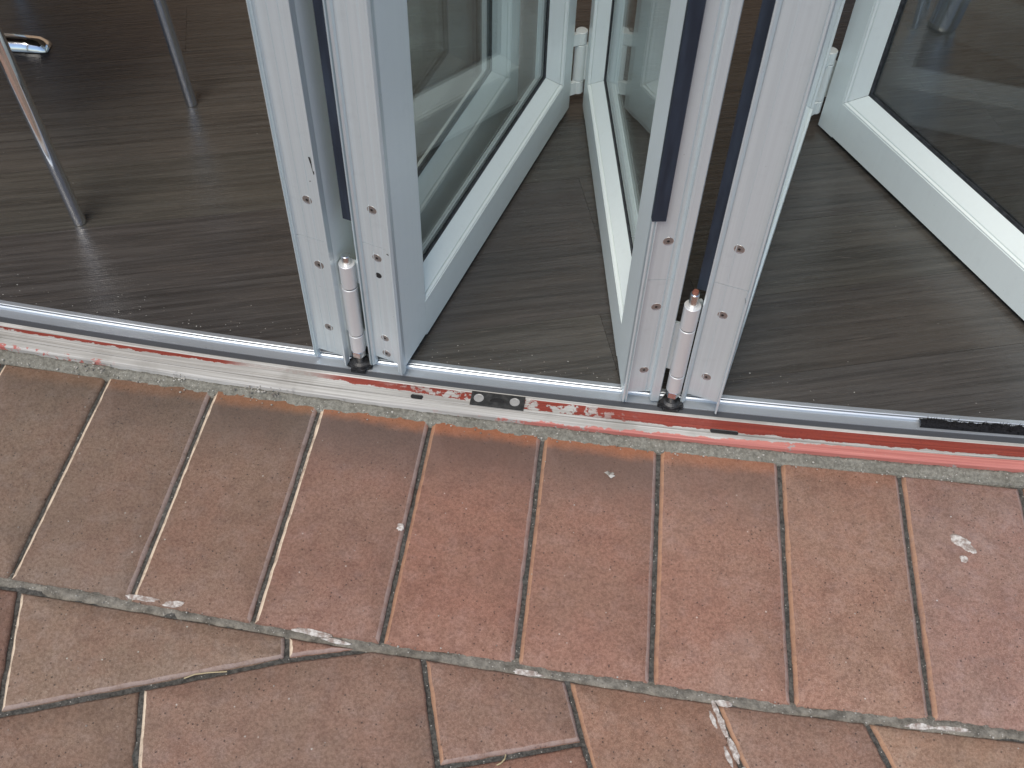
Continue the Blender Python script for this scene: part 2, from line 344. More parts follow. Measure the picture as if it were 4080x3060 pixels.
def brick(poly, header=False, mats=None, col=(1,1,1,0), tilt=(0,0), z=0.0, gap=0.0045, ch=0.0055, gaps=None):
    """mats: material index for the chamfer of each edge; the top is a fine fan so its surface can undulate"""
    global nb
    poly=ccw([tuple(p) for p in poly]); n=len(poly)
    g_=gaps or [gap]*n
    base=inset(poly,g_); top=inset(poly,[a+ch for a in g_])
    cen=Vector((sum(p.x for p in top)/n,sum(p.y for p in top)/n))
    # subdivide outlines for slight unevenness
    def sub(a,b,k): return [a.lerp(b,i/k) for i in range(k)]
    K=24; ob=[];ot=[];seg=[]
    for i in range(n):
        ob+=sub(base[i],base[(i+1)%n],K); ot+=sub(top[i],top[(i+1)%n],K); seg+=[i]*K
    N=len(ob); nb+=1
    def zz(p): return z+tilt[0]*(p.x-cen.x)+tilt[1]*(p.y-cen.y)
    V=[];F=[];MI=[]
    for p in ob: V.append((p.x+jn(p,0.0010,70,nb),p.y+jn(p,0.0010,70,nb+50),zz(p)-0.045))
    for p in ob:
        V.append((p.x+jn(p,0.0010,45,nb)+jn(p,0.0006,180,nb),p.y+jn(p,0.0010,45,nb+50)+jn(p,0.0006,180,nb+50),zz(p)-0.0040+jn(p,0.0010,60,nb)))
    for p in ot: V.append((p.x+jn(p,0.0013,50,nb+3)+jn(p,0.0007,200,nb+3),p.y+jn(p,0.0013,50,nb+53)+jn(p,0.0007,200,nb+53),zz(p)+jn(p,0.0004,30,nb)))
    mid=[]
    for p in ot: q=p.lerp(cen,0.5); mid.append(q)
    for q in mid: V.append((q.x,q.y,zz(q)+jn(q,0.0006,14,nb)))
    V.append((cen.x,cen.y,zz(cen)+0.0003))
    for i in range(N):
        j=(i+1)%N
        F.append((i,j,N+j,N+i)); MI.append(0)
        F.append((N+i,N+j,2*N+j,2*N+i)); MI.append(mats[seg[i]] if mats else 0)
        F.append((2*N+i,2*N+j,3*N+j,3*N+i)); MI.append(0)
        F.append((3*N+i,3*N+j,4*N)); MI.append(0)
    V=[(x-cen.x,y-cen.y,zc) for x,y,zc in V]
    me=bpy.data.meshes.new('brick'); me.from_pydata(V,[],F)
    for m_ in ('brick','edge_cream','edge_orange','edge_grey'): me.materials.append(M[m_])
    ul=me.uv_layers.new(name='UVMap')
    if header:
        (a0,a1,b1,b0)=header        # tl,tr,br,bl
        ty=lambda x: a0[1]+(a1[1]-a0[1])*(x-a0[0])/(a1[0]-a0[0]); by=lambda x: b0[1]+(b1[1]-b0[1])*(x-b0[0])/(b1[0]-b0[0])
        for lp in me.loops:
            x,y,_=V[lp.vertex_index]; x+=cen.x;y+=cen.y; v=(y-by(x))/(ty(x)-by(x)); ul.data[lp.index].uv=(0.5,v)
    else:
        for lp in me.loops: ul.data[lp.index].uv=(0.5,0.3)
    for p,mi in zip(me.polygons,MI): p.material_index=mi; p.use_smooth=True
    me.update()
    o=link('brick',me,None,pave,(cen.x,cen.y,0)); o.color=col; return o
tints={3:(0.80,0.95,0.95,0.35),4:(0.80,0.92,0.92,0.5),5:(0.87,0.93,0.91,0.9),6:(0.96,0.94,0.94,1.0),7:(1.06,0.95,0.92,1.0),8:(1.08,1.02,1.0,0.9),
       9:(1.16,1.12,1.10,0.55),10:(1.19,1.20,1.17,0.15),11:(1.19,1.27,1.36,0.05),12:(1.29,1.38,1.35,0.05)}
header_bricks=[]
for k in range(len(HT)-1):
    tl,tr,br,bl=HT[k],HT[k+1],HB[k+1],HB[k]
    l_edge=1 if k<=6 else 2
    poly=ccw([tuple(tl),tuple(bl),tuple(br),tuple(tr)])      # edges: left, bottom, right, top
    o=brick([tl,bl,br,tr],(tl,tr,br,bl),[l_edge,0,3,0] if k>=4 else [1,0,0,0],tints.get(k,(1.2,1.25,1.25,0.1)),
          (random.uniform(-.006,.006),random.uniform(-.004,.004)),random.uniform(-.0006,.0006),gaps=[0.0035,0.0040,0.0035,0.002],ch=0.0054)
    header_bricks.append(o)
LOW=[
 ([[-0.9304,0.7377],[-0.7071,0.7052],[-0.6769,0.5202],[-0.8582,0.4772]],(0.92,0.85,0.85,0)),
 ([[-0.7071,0.7052],[-0.3082,0.6491],[-0.3021,0.6112],[-0.6769,0.5202]],(1.0,1.04,1.02,0)),
 ([[-0.3082,0.6491],[-0.1855,0.6319],[-0.3021,0.6112]],(1.1,0.98,0.95,0)),
 ([[-0.7666,0.4982],[-0.4942,0.5637],[-0.4653,0.3943],[-0.7245,0.3857]],(0.98,0.98,0.96,0)),
 ([[-0.4942,0.5637],[-0.3021,0.6112],[-0.1855,0.6319],[-0.1122,0.6233],[-0.08,0.4682],[-0.067,0.4075],[-0.4653,0.3943]],(1.0,1.02,1.02,0)),
 ([[-0.1122,0.6233],[0.0901,0.598],[0.1122,0.508],[-0.08,0.4682]],(1.02,1.0,1.0,0)),
 ([[-0.08,0.4682],[0.1122,0.508],[0.1381,0.4142],[-0.067,0.4075]],(1.08,0.96,0.93,0)),
 ([[0.0901,0.598],[0.293,0.5727],[0.3419,0.421],[0.1381,0.4142],[0.1122,0.508]],(1.12,1.08,1.02,0)),
 ([[0.293,0.5727],[0.4985,0.5524],[0.5405,0.4276],[0.3419,0.421]],(1.10,1.12,1.12,0)),
 ([[0.4985,0.5524],[0.7091,0.5331],[0.8474,0.5198],[0.8192,0.4368],[0.5405,0.4276]],(1.2,1.24,1.16,0)),
 ([[-1.30,0.79],[-0.9304,0.7377],[-0.8582,0.4772],[-1.22,0.45]],(1,1,1,0)),
 ([[0.8474,0.5198],[1.22,0.49],[1.18,0.44],[0.8192,0.4368]],(1.2,1.2,1.2,0)),
 ([[-1.22,0.45],[-0.7666,0.462],[-0.7245,0.3857],[-0.70,0.18],[-1.22,0.18]],(1,1,1,0)),
 ([[-0.7245,0.3857],[-0.4653,0.3943],[-0.43,0.18],[-0.70,0.18]],(1,1,1,0)),
 ([[-0.4653,0.3943],[-0.067,0.4075],[-0.03,0.18],[-0.43,0.18]],(1,1,1,0)),
 ([[-0.067,0.4075],[0.1381,0.4142],[0.20,0.18],[-0.03,0.18]],(1.05,1,1,0)),
 ([[0.1381,0.4142],[0.3419,0.421],[0.41,0.18],[0.20,0.18]],(1.1,1,1,0)),
 ([[0.3419,0.421],[0.5405,0.4276],[0.62,0.18],[0.41,0.18]],(1.1,1.1,1.1,0)),
 ([[0.5405,0.4276],[0.8192,0.4368],[1.18,0.44],[1.18,0.18],[0.62,0.18]],(1.15,1.15,1.15,0)),
]
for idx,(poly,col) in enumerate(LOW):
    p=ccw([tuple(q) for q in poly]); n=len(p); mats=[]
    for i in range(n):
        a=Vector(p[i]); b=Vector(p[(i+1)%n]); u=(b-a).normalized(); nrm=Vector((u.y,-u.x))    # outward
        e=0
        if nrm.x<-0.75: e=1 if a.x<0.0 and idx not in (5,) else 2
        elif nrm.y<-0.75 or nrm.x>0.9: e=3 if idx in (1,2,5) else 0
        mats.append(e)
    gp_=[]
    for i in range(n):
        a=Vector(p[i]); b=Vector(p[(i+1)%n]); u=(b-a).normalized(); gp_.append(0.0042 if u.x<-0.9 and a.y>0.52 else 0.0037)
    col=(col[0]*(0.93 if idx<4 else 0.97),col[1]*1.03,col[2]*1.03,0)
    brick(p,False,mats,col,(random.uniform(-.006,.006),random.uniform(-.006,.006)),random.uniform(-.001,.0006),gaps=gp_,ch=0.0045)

# mortar fillet against the threshold, and the mortar bed between the two brick courses
sweep('mortar_fillet',[(-0.0215,-0.010),(-0.0195,-0.0012),(-0.015,0.0006),(-0.009,0.0018),(-0.004,0.0045),(0.0012,0.0062),(0.0015,-0.004)],-1.35,1.45,420,M['mortar'],pave,0.0022,smooth=True)
vs_=[];fs=[];prof=[(-0.0120,-0.0085),(-0.0078,-0.0044),(-0.0038,-0.0034),(0.0,-0.0030),(0.0038,-0.0034),(0.0078,-0.0044),(0.0120,-0.0085)]; n=420;k=len(prof)
hb=[Vector(p) for p in HB]
def hbp(x):
    for a,b in zip(hb[:-1],hb[1:]):
        if a.x<=x<=b.x: return a.y+(b.y-a.y)*(x-a.x)/(b.x-a.x)
    return hb[0].y if x<hb[0].x else hb[-1].y
for i in range(n+1):
    x=-1.3+2.5*i/n; y=hbp(x)
    for j,(w_,z_) in enumerate(prof):
        wav=0.003*mnoise.noise(Vector((x*22,j*0.4,3)))
        q=mnoise.noise(Vector((x*70,j*2.0,1)))+0.6*mnoise.noise(Vector((x*190,j*4.0,2)))
        vs_.append((x+0.001*q,y+w_*(1.0+0.7*mnoise.noise(Vector((x*15,7,1))))+wav,z_+q*0.0024+0.0034*mnoise.noise(Vector((x*9,1,5)))+0.0012*(1 if x>-0.1 else -0.6)))
for i in range(n):
    for j in range(k-1): fs.append((i*k+j,(i+1)*k+j,(i+1)*k+j+1,i*k+j+1))
me=bpy.data.meshes.new('mortar_bed'); me.from_pydata(vs_,[],fs); me.materials.append(M['mortar_pale'])
for p in me.polygons: p.use_smooth=True
link('mortar_bed',me,None,pave)

# ------------------------------------------------------------------ threshold
sill=thing('door_sill','long bowed threshold in flaking white and red paint with an aluminium track','door sill',(0,0,0))
XA,XB=-1.34,1.44
sweep('painted_board',[(0.0,-0.02),(0.0005,0.003),(0.0012,0.0135),(0.0040,0.0168),(0.0085,0.0178),(0.0152,0.0186),(0.0155,0.0165),(0.0166,0.0165),(0.0169,0.0188),(0.0215,0.0188),(0.0232,0.0178),(0.0430,0.0176),(0.0445,0.0186),(0.0488,0.0187),(0.0493,0.0180),(0.0496,0.0120),(0.0497,0.006)],XA,XB,260,M['sill'],sill)
sweep('track_channel',[(0.0495,0.0135),(0.0505,0.0134),(0.0640,0.0130),(0.0646,0.0135)],XA,XB,120,M['chan'],sill)
sweep('track_rail',[(0.0642,0.0120),(0.0650,0.0141),(0.0700,0.0143),(0.0800,0.0150),(0.0815,0.0182),(0.0836,0.0200),(0.0842,0.0200),(0.0844,0.0155),(0.0860,0.0155),(0.0862,0.0206),(0.0875,0.0212),(0.0890,0.0205),(0.0955,0.0205),(0.0962,0.0185),(0.0962,0.004)],XA,XB,200,M['track'],sill)
# keeper plate let into the paint, with two countersunk screws and a bolt slot
def frame_at(x,w,z):                # matrix: X along the sill, Y inwards
    px,py=sp(x,w); return Matrix.Translation((px,py,z))@Matrix.Rotation(math.atan(slope(x)),4,'Z')
kp=MB(); W2,D2=0.0447,0.0140
# plate with a real D-shaped slot in the middle
slot=[(0.0125*math.cos(a)*1.0,-0.0035+0.0085*math.sin(a)) for a in [math.pi*i/10 for i in range(11)]]
outer=[(-W2,-D2),(W2,-D2),(W2,D2),(-W2,D2)]
def ring(mb,outer_,inner_,z0,z1):
    # join outline to the hole through a fan of quads: outline sampled by angle
    n=len(inner_); A=[]
    for (x,y) in inner_:
        dx,dy=x,y+0.001; s_=min([abs(W2/dx) if dx else 9e9, abs(D2/dy) if dy else 9e9]); A.append((dx*s_,dy*s_-0.0))
    mb.add([(x,y,z1) for x,y in inner_]+[(x,y,z1) for x,y in A]+[(x,y,z0) for x,y in inner_],
           [(i,n+i,n+(i+1)%n,(i+1)%n) for i in range(n)]+[(2*n+i,i,(i+1)%n,2*n+(i+1)%n) for i in range(n)])
full=[]
hole=[(0.0125,-0.0042),]+[(0.0125*math.cos(math.pi*i/12),-0.0035+0.0085*math.sin(math.pi*i/12)) for i in range(13)]+[(-0.0125,-0.0042),(-0.006,-0.0042),(0.0,-0.0042),(0.006,-0.0042)]
hole=hole[1:]
ring(kp,outer,hole,0.0,0.0018)
for sx in (-1,1):     # corner blocks and end faces so the plate is a closed rectangle
    pass
kp.add([(-W2,-D2,0.0018),(W2,-D2,0.0018),(W2,D2,0.0018),(-W2,D2,0.0018),(-W2,-D2,-0.002),(W2,-D2,-0.002),(W2,D2,-0.002),(-W2,D2,-0.002)],[(0,1,5,4),(1,2,6,5),(2,3,7,6),(3,0,4,7)])
kp.add([(x,y,0.0004) for x,y in hole],[tuple(range(len(hole)))],1)
for cxn,cyn in ((1,1),(-1,1),(1,-1),(-1,-1)):
    pass
kpo=kp.build('keeper_plate',[M['keeper'],M['dark']],sill)
kpo.matrix_world=frame_at(-0.0262,0.0312,0.0192)
# fill plate surface outside the hole fan (the four corners) with a second sheet just under it
fl=MB(); 
fl.add([(0.0135,-D2,0.0017),(W2,-D2,0.0017),(W2,D2,0.0017),(0.0135,D2,0.0017)],[(0,1,2,3)])
fl.add([(-W2,-D2,0.0017),(-0.0135,-D2,0.0017),(-0.0135,D2,0.0017),(-W2,D2,0.0017)],[(0,1,2,3)])
fl.add([(-0.0135,0.0058,0.0017),(0.0135,0.0058,0.0017),(0.0135,D2,0.0017),(-0.0135,D2,0.0017)],[(0,1,2,3)])
fl.add([(-0.0135,-D2,0.0017),(0.0135,-D2,0.0017),(0.0135,-0.005,0.0017),(-0.0135,-0.005,0.0017)],[(0,1,2,3)])
flo=fl.build('plate_face',M['keeper'],kpo)
def screw_mesh(r=0.0068, sunk=True):
    mb=MB(); n=20
    prof=[(r*1.12,0.0000),(r*1.10,0.00035),(r*0.98,0.00045),(r*0.90,0.00010),(r*0.55,0.00035),(r*0.34,0.00045)]
    vs_=[];fs=[]
    for rr,zz in prof:
        for i in range(n): a=2*math.pi*i/n; vs_.append((rr*math.cos(a),rr*math.sin(a),zz))
    for k_ in range(len(prof)-1):
        for i in range(n): fs.append((k_*n+i,k_*n+(i+1)%n,(k_+1)*n+(i+1)%n,(k_+1)*n+i))
    for q,f_ in enumerate(fs): mb.add([vs_[i] for i in f_],[(0,1,2,3)],1 if q<2*n else 0)
    b=[(r*0.34*math.cos(math.pi*i/3),r*0.34*math.sin(math.pi*i/3),0.00040) for i in range(6)]
    mb.add([vs_[(len(prof)-1)*n+i] for i in range(n)],[tuple(range(n))],0)
    mb.add([(x,y,0.00060) for x,y,_ in b],[tuple(range(6))],2)  # raised dark disc stands in for the shade inside the socket
    me=bpy.data.meshes.new('screw'); me.from_pydata(mb.v,[],mb.f)
    for m_ in ('screw','steel','dark'): me.materials.append(M[m_])
    for p,mi in zip(me.polygons,mb.mi): p.material_index=mi
    return me
SCREW=screw_mesh(); SCREW_S=screw_mesh(0.0075)
SCREW_S.materials.clear()
for m_ in ('zinc','zinc','dark'): SCREW_S.materials.append(M[m_])
for sx in (-0.0315,0.0285):
    so=link('screw',SCREW_S,None,kpo,(sx,0.0005,0.0019))
# drain slot and a second worn hole cut in the board's groove: dark sunk linings
def dark_slot(x0,x1,w,half,name):
    mb=MB(); n=14; pts=[]
    L=(x1-x0)/2
    for i in range(n): a=-math.pi/2+math.pi*i/(n-1); pts.append((L-half+half*math.cos(a),half*math.sin(a)))
    for i in range(n): a=math.pi/2+math.pi*i/(n-1); pts.append((-L+half+half*math.cos(a),half*math.sin(a)))
    m_=len(pts); mb.add([(x,y,0.0) for x,y in pts],[tuple(range(m_))],1)
    mb.add([(x,y,0.0) for x,y in pts]+[(x*1.03,y*1.3,0.0006) for x,y in pts],[(i,(i+1)%m_,m_+(i+1)%m_,m_+i) for i in range(m_)],0)
    o=mb.build(name,[M['plastic'],M['dark']],sill); o.matrix_world=frame_at((x0+x1)/2,w,0.0192); return o
dark_slot(0.3235,0.3680,0.0192,0.0030,'drain_slot'); dark_slot(-0.1690,-0.1490,0.0195,0.0036,'drain_slot')
# brush pile sitting in the track at the right
bm_=MB(); rng=random.Random(3)
for i in range(760):
    x=0.672+0.60*rng.random()**1.0; w_=0.0700+0.0150*rng.random(); px,py=sp(x,w_); h=0.0080+0.0060*rng.random()
    dx,dy=rng.uniform(-.004,.004),rng.uniform(-.006,.003); r_=0.0011
    z0=0.0148
    bm_.add([(px-r_,py,z0),(px+r_,py,z0),(px,py+r_*1.7,z0),(px+dx,py+dy,z0+h)],[(0,1,3),(1,2,3),(2,0,3)])
br=bm_.build('brush_pile',M['brush'],sill); br['kind']='stuff'
sweep('brush_strip',[(0.0690,0.0149),(0.0692,0.0195),(0.0715,0.0215),(0.0780,0.0222),(0.0830,0.0212),(0.0850,0.0180)],0.668,1.30,500,M['brush'],sill,0.0030,smooth=True)

# ------------------------------------------------------------------ interior floor
FZ=0.0195
def clip_curve(poly):
    pts=poly
    for i in range(0,25):
        x=-3.2+6.8*i/24; (ax,ay)=sp(x,0.0966); m=slope(x)
        if not pts: return pts
        out=[]
        f=lambda p:(p[1]-ay)-m*(p[0]-ax)
        for a,b in zip(pts,pts[1:]+pts[:1]):
            fa,fb=f(a),f(b)
            if fa>=0: out.append(a)
            if (fa>=0)!=(fb>=0): t_=fa/(fa-fb); out.append((a[0]+(b[0]-a[0])*t_,a[1]+(b[1]-a[1])*t_))
        pts=out
    return pts
def clip_box(pts,x0,x1,y1):
    for f in (lambda p:p[0]-x0,lambda p:x1-p[0],lambda p:y1-p[1]):
        out=[]
        for a,b in zip(pts,pts[1:]+pts[:1]):
            fa,fb=f(a),f(b)
            if fa>=0: out.append(a)
            if (fa>=0)!=(fb>=0): t_=fa/(fa-fb); out.append((a[0]+(b[0]-a[0])*t_,a[1]+(b[1]-a[1])*t_))
        pts=out
        if not pts: return pts
    return pts
FX0,FX1,FY1=-2.7,3.0,5.0
sub_=clip_box(clip_curve([(-3,0.6),(3.3,0.6),(3.3,5.1),(-3,5.1)]),FX0,FX1,FY1)
mb=MB(); mb.prism(ccw(sub_),-0.05,FZ-0.005); fl_=mb.build('floor',M['subfloor']); fl_['kind']='structure'
rngp=random.Random(11); ca,sa=math.cos(R(11.6)),math.sin(R(11.6)); PW,PL=0.182,1.22
def rot(u,v): return (u*ca-v*sa, u*sa+v*ca)
for r_ in range(-8,34):
    offu=rngp.uniform(0,PL)
    for c_ in range(-4,5):
        u0=c_*PL-offu+0.4; v0=0.30+r_*PW; g_=0.0003
        q=[rot(u0+g_,v0+g_),rot(u0+PL-g_,v0+g_),rot(u0+PL-g_,v0+PW-g_),rot(u0+g_,v0+PW-g_)]
        q=clip_box(clip_curve(q),FX0,FX1,FY1)
        if len(q)<3: continue
        mb=MB(); mb.prism(ccw(q),FZ-0.005,FZ)
        o=mb.build('plank',M['wood'],fl_); s_=rngp.uniform(0.95,1.06); o.color=(s_,s_*rngp.uniform(0.98,1.02),s_*rngp.uniform(0.97,1.03),1)

# room shell, facade and an added bounce wall behind
def shell(name,boxes,m):
    mb=MB()
    for a,b in boxes: mb.box(a,b)
    o=mb.build(name,m); o['kind']='structure'; return o
shell('ceiling',[((-2.9,1.25,2.62),(3.2,5.2,2.75))],M['ceil'])
shell('back_wall',[((-2.9,5.0,-0.05),(3.2,5.2,0.30)),((-2.9,5.0,2.4),(3.2,5.2,2.62)),((-2.9,5.0,0.30),(-2.5,5.2,2.4)),((2.8,5.0,0.30),(3.2,5.2,2.4))],M['plaster'])  # wide opening added to brighten the room from behind
shell('unseen_bounce_wall',[((-7.0,9.0,-0.2),(8.0,9.3,6.5))],M['warmwall'])  # unseen wall added to throw warm light back into the room
shell('front_wall',[((-2.9,1.20,2.24),(3.2,1.42,2.80)),((-2.9,1.30,-0.05),(-1.62,1.48,2.24)),((1.70,0.97,-0.05),(3.2,1.12,2.24))],M['render'])

# ------------------------------------------------------------------ folding door leaves
T=0.062; HL=2.13; WN,WF,RB=0.0855,0.050,0.0875
ZB=0.0245
BEAD=[(0.0010,0.0),(0.0010,0.0035),(0.0045,0.0062),(0.0050,0.0042),(0.0058,0.0042),(0.0062,0.0076),(0.0265,0.0345),(0.0265,0.0)]
def leaf(label, near, theta, L=0.785, ends='near', strip=None, wide='near', group='bifold door leaves'):
    """local x: from the near edge to the far edge; local +y: the leaf's left side; z up"""
    t_=thing('door_leaf',label,'door leaf',(near[0],near[1],ZB),R(90-theta),group)
    wn,wf=(WN,WF)
    h=T/2
    # stiles
    mb=MB(); mb.prism([(0.004,-h),(wn,-h),(wn,h),(0.004,h)],0.012,HL); mb.build('stile',M['powder'],t_)
    b_=0.004
    mb=MB(); mb.prism([(L-wf,-h),(L-b_,-h),(L,-h+b_),(L,h-b_),(L-b_,h),(L-wf,h)],0.004,HL); mb.build('stile',M['powder'],t_)
    # rails
    e=0.0003
    c=0.0025
    mb=MB(); P_=[(-h+c,0.004),(h-c,0.004),(h,0.004+c),(h,RB),(-h,RB),(-h,0.004+c)]
    x0,x1=wn+e,L-wf-e; n=len(P_)
    mb.add([(x0,y,z) for y,z in P_]+[(x1,y,z) for y,z in P_],[tuple(range(n-1,-1,-1)),tuple(range(n,2*n))]+[(i,(i+1)%n,n+(i+1)%n,n+i) for i in range(n)])
    mb.build('bottom_rail',M['powder'],t_)
    mb=MB(); mb.box((x0,-h,HL-0.075),(x1,h,HL-0.001)); mb.build('top_rail',M['powder'],t_)
    # glazing beads, mitred, and rubber gaskets, both sides
    X0,X1,Z0,Z1=wn,L-wf,RB,HL-0.075
    for sy in (1,-1):
        def corner(d,ee,ix,iz,gx=0,gz_=0):
            x=(X0+ee+gx) if ix==0 else (X1-ee-gx); z=(Z0+ee+gz_) if iz==0 else (Z1-ee-gz_)
            return (x, sy*(h-d), z)
        n=len(BEAD)
        for (a,b,ax) in (((0,0),(1,0),'x'),((1,0),(1,1),'z'),((1,1),(0,1),'x'),((0,1),(0,0),'z')):
            gx,gz_=(0.0005,0.0) if ax=='x' else (0.0,0.0005)
            mb=MB()
            va=[corner(d,ee,a[0],a[1],gx,gz_) for d,ee in BEAD]; vb=[corner(d,ee,b[0],b[1],gx,gz_) for d,ee in BEAD]
            fsx=[(i,(i+1)%n,n+(i+1)%n,n+i) for i in range(n)]+[tuple(range(n-1,-1,-1)),tuple(range(n,2*n))]
            mb.add(va+vb,fsx); o=mb.build('glazing_bead',M['powder'],t_)
            bm=bmesh.new(); bm.from_mesh(o.data); bmesh.ops.recalc_face_normals(bm,faces=bm.faces); bm.to_mesh(o.data); bm.free()
        gk=[(0.0266,0.0),(0.0266,0.0365),(0.0272,0.0420),(0.0286,0.0420),(0.0286,0.0)]; m_=len(gk)
        mb=MB()
        for (a,b) in (((0,0),(1,0)),((1,0),(1,1)),((1,1),(0,1)),((0,1),(0,0))):
            va=[corner(d,ee,*a) for d,ee in gk]; vb=[corner(d,ee,*b) for d,ee in gk]
            mb.add(va+vb,[(i,(i+1)%m_,m_+(i+1)%m_,m_+i) for i in range(m_)])
        mb.build('gasket',M['rubber'],t_)
    mb=MB(); mb.box((X0+0.012,-0.0022,Z0+0.012),(X1-0.012,0.0022,Z1-0.012)); mb.build('glass_pane',M['glass'],t_)
    if ends is None: return t_
    # near edge: extruded cover in two lengths, lips at both sides, screws
    def cover(z0,z1,prof,back=0.0038):
        mb=MB(); P2=[(x,y) for y,x in prof]; P2=[(back,prof[0][0])]+[(x,y) for y,x in prof]+[(back,prof[-1][0])]
        mb.prism(P2,z0,z1); o=mb.build('edge_cover',M['mill'],t_)
        bm=bmesh.new(); bm.from_mesh(o.data); bmesh.ops.recalc_face_normals(bm,faces=bm.faces); bm.to_mesh(o.data); bm.free(); return o
    def fr(q): return h-T*q          # fraction from the left edge -> local y
    flat=ends['flat']; JZ=0.303-ZB+ends.get('jz',0)
    pf=[(fr(q),x) for q,x in flat]
    cover(0.0165,JZ-0.0004,pf); cover(JZ+0.0005,HL-0.002,pf)
    for key in ('lipl','lipr'):
        pl=[(fr(q),x) for q,x in ends[key]]; 
        mb=MB(); mb.prism([(0.0038,pl[0][0])]+[(x,y) for y,x in pl]+[(0.0038,pl[-1][0])],0.0 if key=='lipl' else ends.get('rz',0.0),ends.get(key+'_top',HL-0.002))
        o=mb.build('edge_lip',M['mill'],t_)
        bm=bmesh.new(); bm.from_mesh(o.data); bmesh.ops.recalc_face_normals(bm,faces=bm.faces); bm.to_mesh(o.data); bm.free()
    mx=Matrix(((0,0,-1),(0,1,0),(1,0,0))).to_4x4()        # screw axis +z -> leaf -x
    for q,z,s_ in ends['screws']:
        o=link('screw',SCREW,None,t_); o.matrix_local=Matrix.Translation((ends.get('sx',-0.0001),fr(q),z-ZB))@mx@Matrix.Rotation(q*9+z*31,4,'Z')@Matrix.Scale(s_,4)
    if ends.get('hole'):
        q,z=ends['hole']; mb=MB(); mb.tube((0.002,fr(q),z-ZB),(-0.0003,fr(q),z-ZB),0.0055,n=18); mb.build('screw_hole',M['dark'],t_)
    if strip:
        y0,y1,x0,x1,z0=strip; mb=MB(); mb.box((x0,y0,z0-ZB),(x1,y1,HL-0.002)); mb.build('weather_strip',M['strip'],t_)
    return t_
SC=[(0.54,0.377,1.0),(0.55,0.2445,1.0),(0.53,0.096,1.0)]
e1=dict(flat=[(0.105,-0.0035),(0.13,-0.0005),(0.155,0.0),(0.36,0.0),(0.365,-0.0007),(0.385,-0.0007),(0.39,0.0),(0.62,0.0),(0.625,-0.0006),(0.645,-0.0006),(0.65,0.0),(0.868,0.0)],
        lipl=[(0.0,-0.004),(0.02,-0.0075),(0.045,-0.008),(0.06,-0.0042),(0.085,-0.0042),(0.103,-0.0062)],lipr=[(0.870,-0.0028),(0.905,-0.0030),(0.907,0.002),(0.925,0.002),(0.927,-0.0055),(0.96,-0.0085),(1.0,-0.0085)],rz=0.004,screws=[(0.56,0.3795,1.0),(0.585,0.2496,1.05),(0.56,0.106,1.0)])
e2=dict(flat=[(0.142,-0.0006),(0.17,0.0),(0.40,0.0),(0.405,-0.0006),(0.425,-0.0006),(0.43,0.0),(0.66,0.0),(0.69,-0.0016),(0.80,-0.0018)],
        lipl=[(0.0,-0.009),(0.05,-0.0105),(0.06,-0.003),(0.08,-0.003),(0.09,-0.0095),(0.13,-0.0065),(0.14,-0.0012)],lipr=[(0.802,-0.003),(0.83,-0.006),(0.885,-0.0062),(0.89,-0.004),(0.905,-0.004),(0.91,-0.0085),(0.97,-0.0095),(1.0,-0.0045)],rz=0.0,
        lipl_top=HL-0.002,screws=[(0.50,0.3745,1.0),(0.50,0.2787,1.0),(0.475,0.0955,0.92),(0.475,0.0568,1.0)],hole=(0.485,0.2414))
e3=dict(flat=[(0.142,0.0),(0.60,0.0),(0.635,0.0032),(0.72,0.0032),(0.745,-0.0005),(0.755,-0.004)],
        lipl=[(0.0,-0.0075),(0.04,-0.0085),(0.055,-0.0045),(0.08,-0.0045),(0.09,-0.0085),(0.115,-0.0085),(0.14,-0.002)],lipr=[(0.757,-0.0065),(0.80,-0.0078),(0.97,-0.0082),(1.0,-0.0055)],screws=[(0.47,0.3798,1.0),(0.475,0.2455,0.97),(0.465,0.097,0.95)])
e4=dict(flat=[(0.115,-0.001),(0.14,0.0),(0.40,0.0),(0.405,-0.0005),(0.425,-0.0005),(0.43,0.0),(0.93,0.0)],
        lipl=[(0.0,-0.0085),(0.04,-0.0095),(0.085,-0.0065),(0.11,-0.0025)],lipr=[(0.932,-0.0015),(0.955,-0.0105),(1.0,-0.0115)],screws=[(0.485,0.377,1.0),(0.495,0.2415,1.0),(0.495,0.0949,1.0)],jz=0.0)
def nc(left,theta):      # near centre from the near-left corner
    th=R(theta); return (left[0]+T/2*math.cos(th), left[1]-T/2*math.sin(th))
lf1=leaf('leftmost door leaf, folded flat behind its neighbour, with a black scratch on its edge',nc((-0.3345,1.1505),20.0),20.0,ends=e1)
lf2=leaf('door leaf with four screws and an empty hole, right of the left hinge',nc((-0.2375,1.1385),20.96),20.96,ends=e2,strip=(0.0312,0.0445,-0.0095,0.006,0.3498))
lf3=leaf('door leaf with broad navy seal down its edge, left of the rusty hinge pin',nc((0.1820,1.0765),-3.9),-3.9,ends=e3,strip=(0.0125,0.0318,-0.0095,0.0,0.4255))
lf4=leaf('door leaf seen edge on, just right of the rusty hinge pin',nc((0.2815,1.0800),19.1),19.1,ends=e4,strip=(0.0312,0.0470,0.006,0.024,0.2745))
# leaf 5 runs from the far hinge back towards the viewer at the right
th5=152.6; u5=Vector((math.sin(R(th5)),math.cos(R(th5)))); right5=Vector((u5.y,-u5.x))
far_left=Vector((0.6195,1.8205)); L5=0.785
# built from its near end so that the wide stile is the near one
near5=far_left+u5*L5; c5=near5-right5*(T/2)
lf5=leaf('widest seen glazed door leaf at the right, black seal along its bottom rail',(c5.x,c5.y),th5-180,ends=None)
LEAVES=[lf1,lf2,lf3,lf4,lf5]

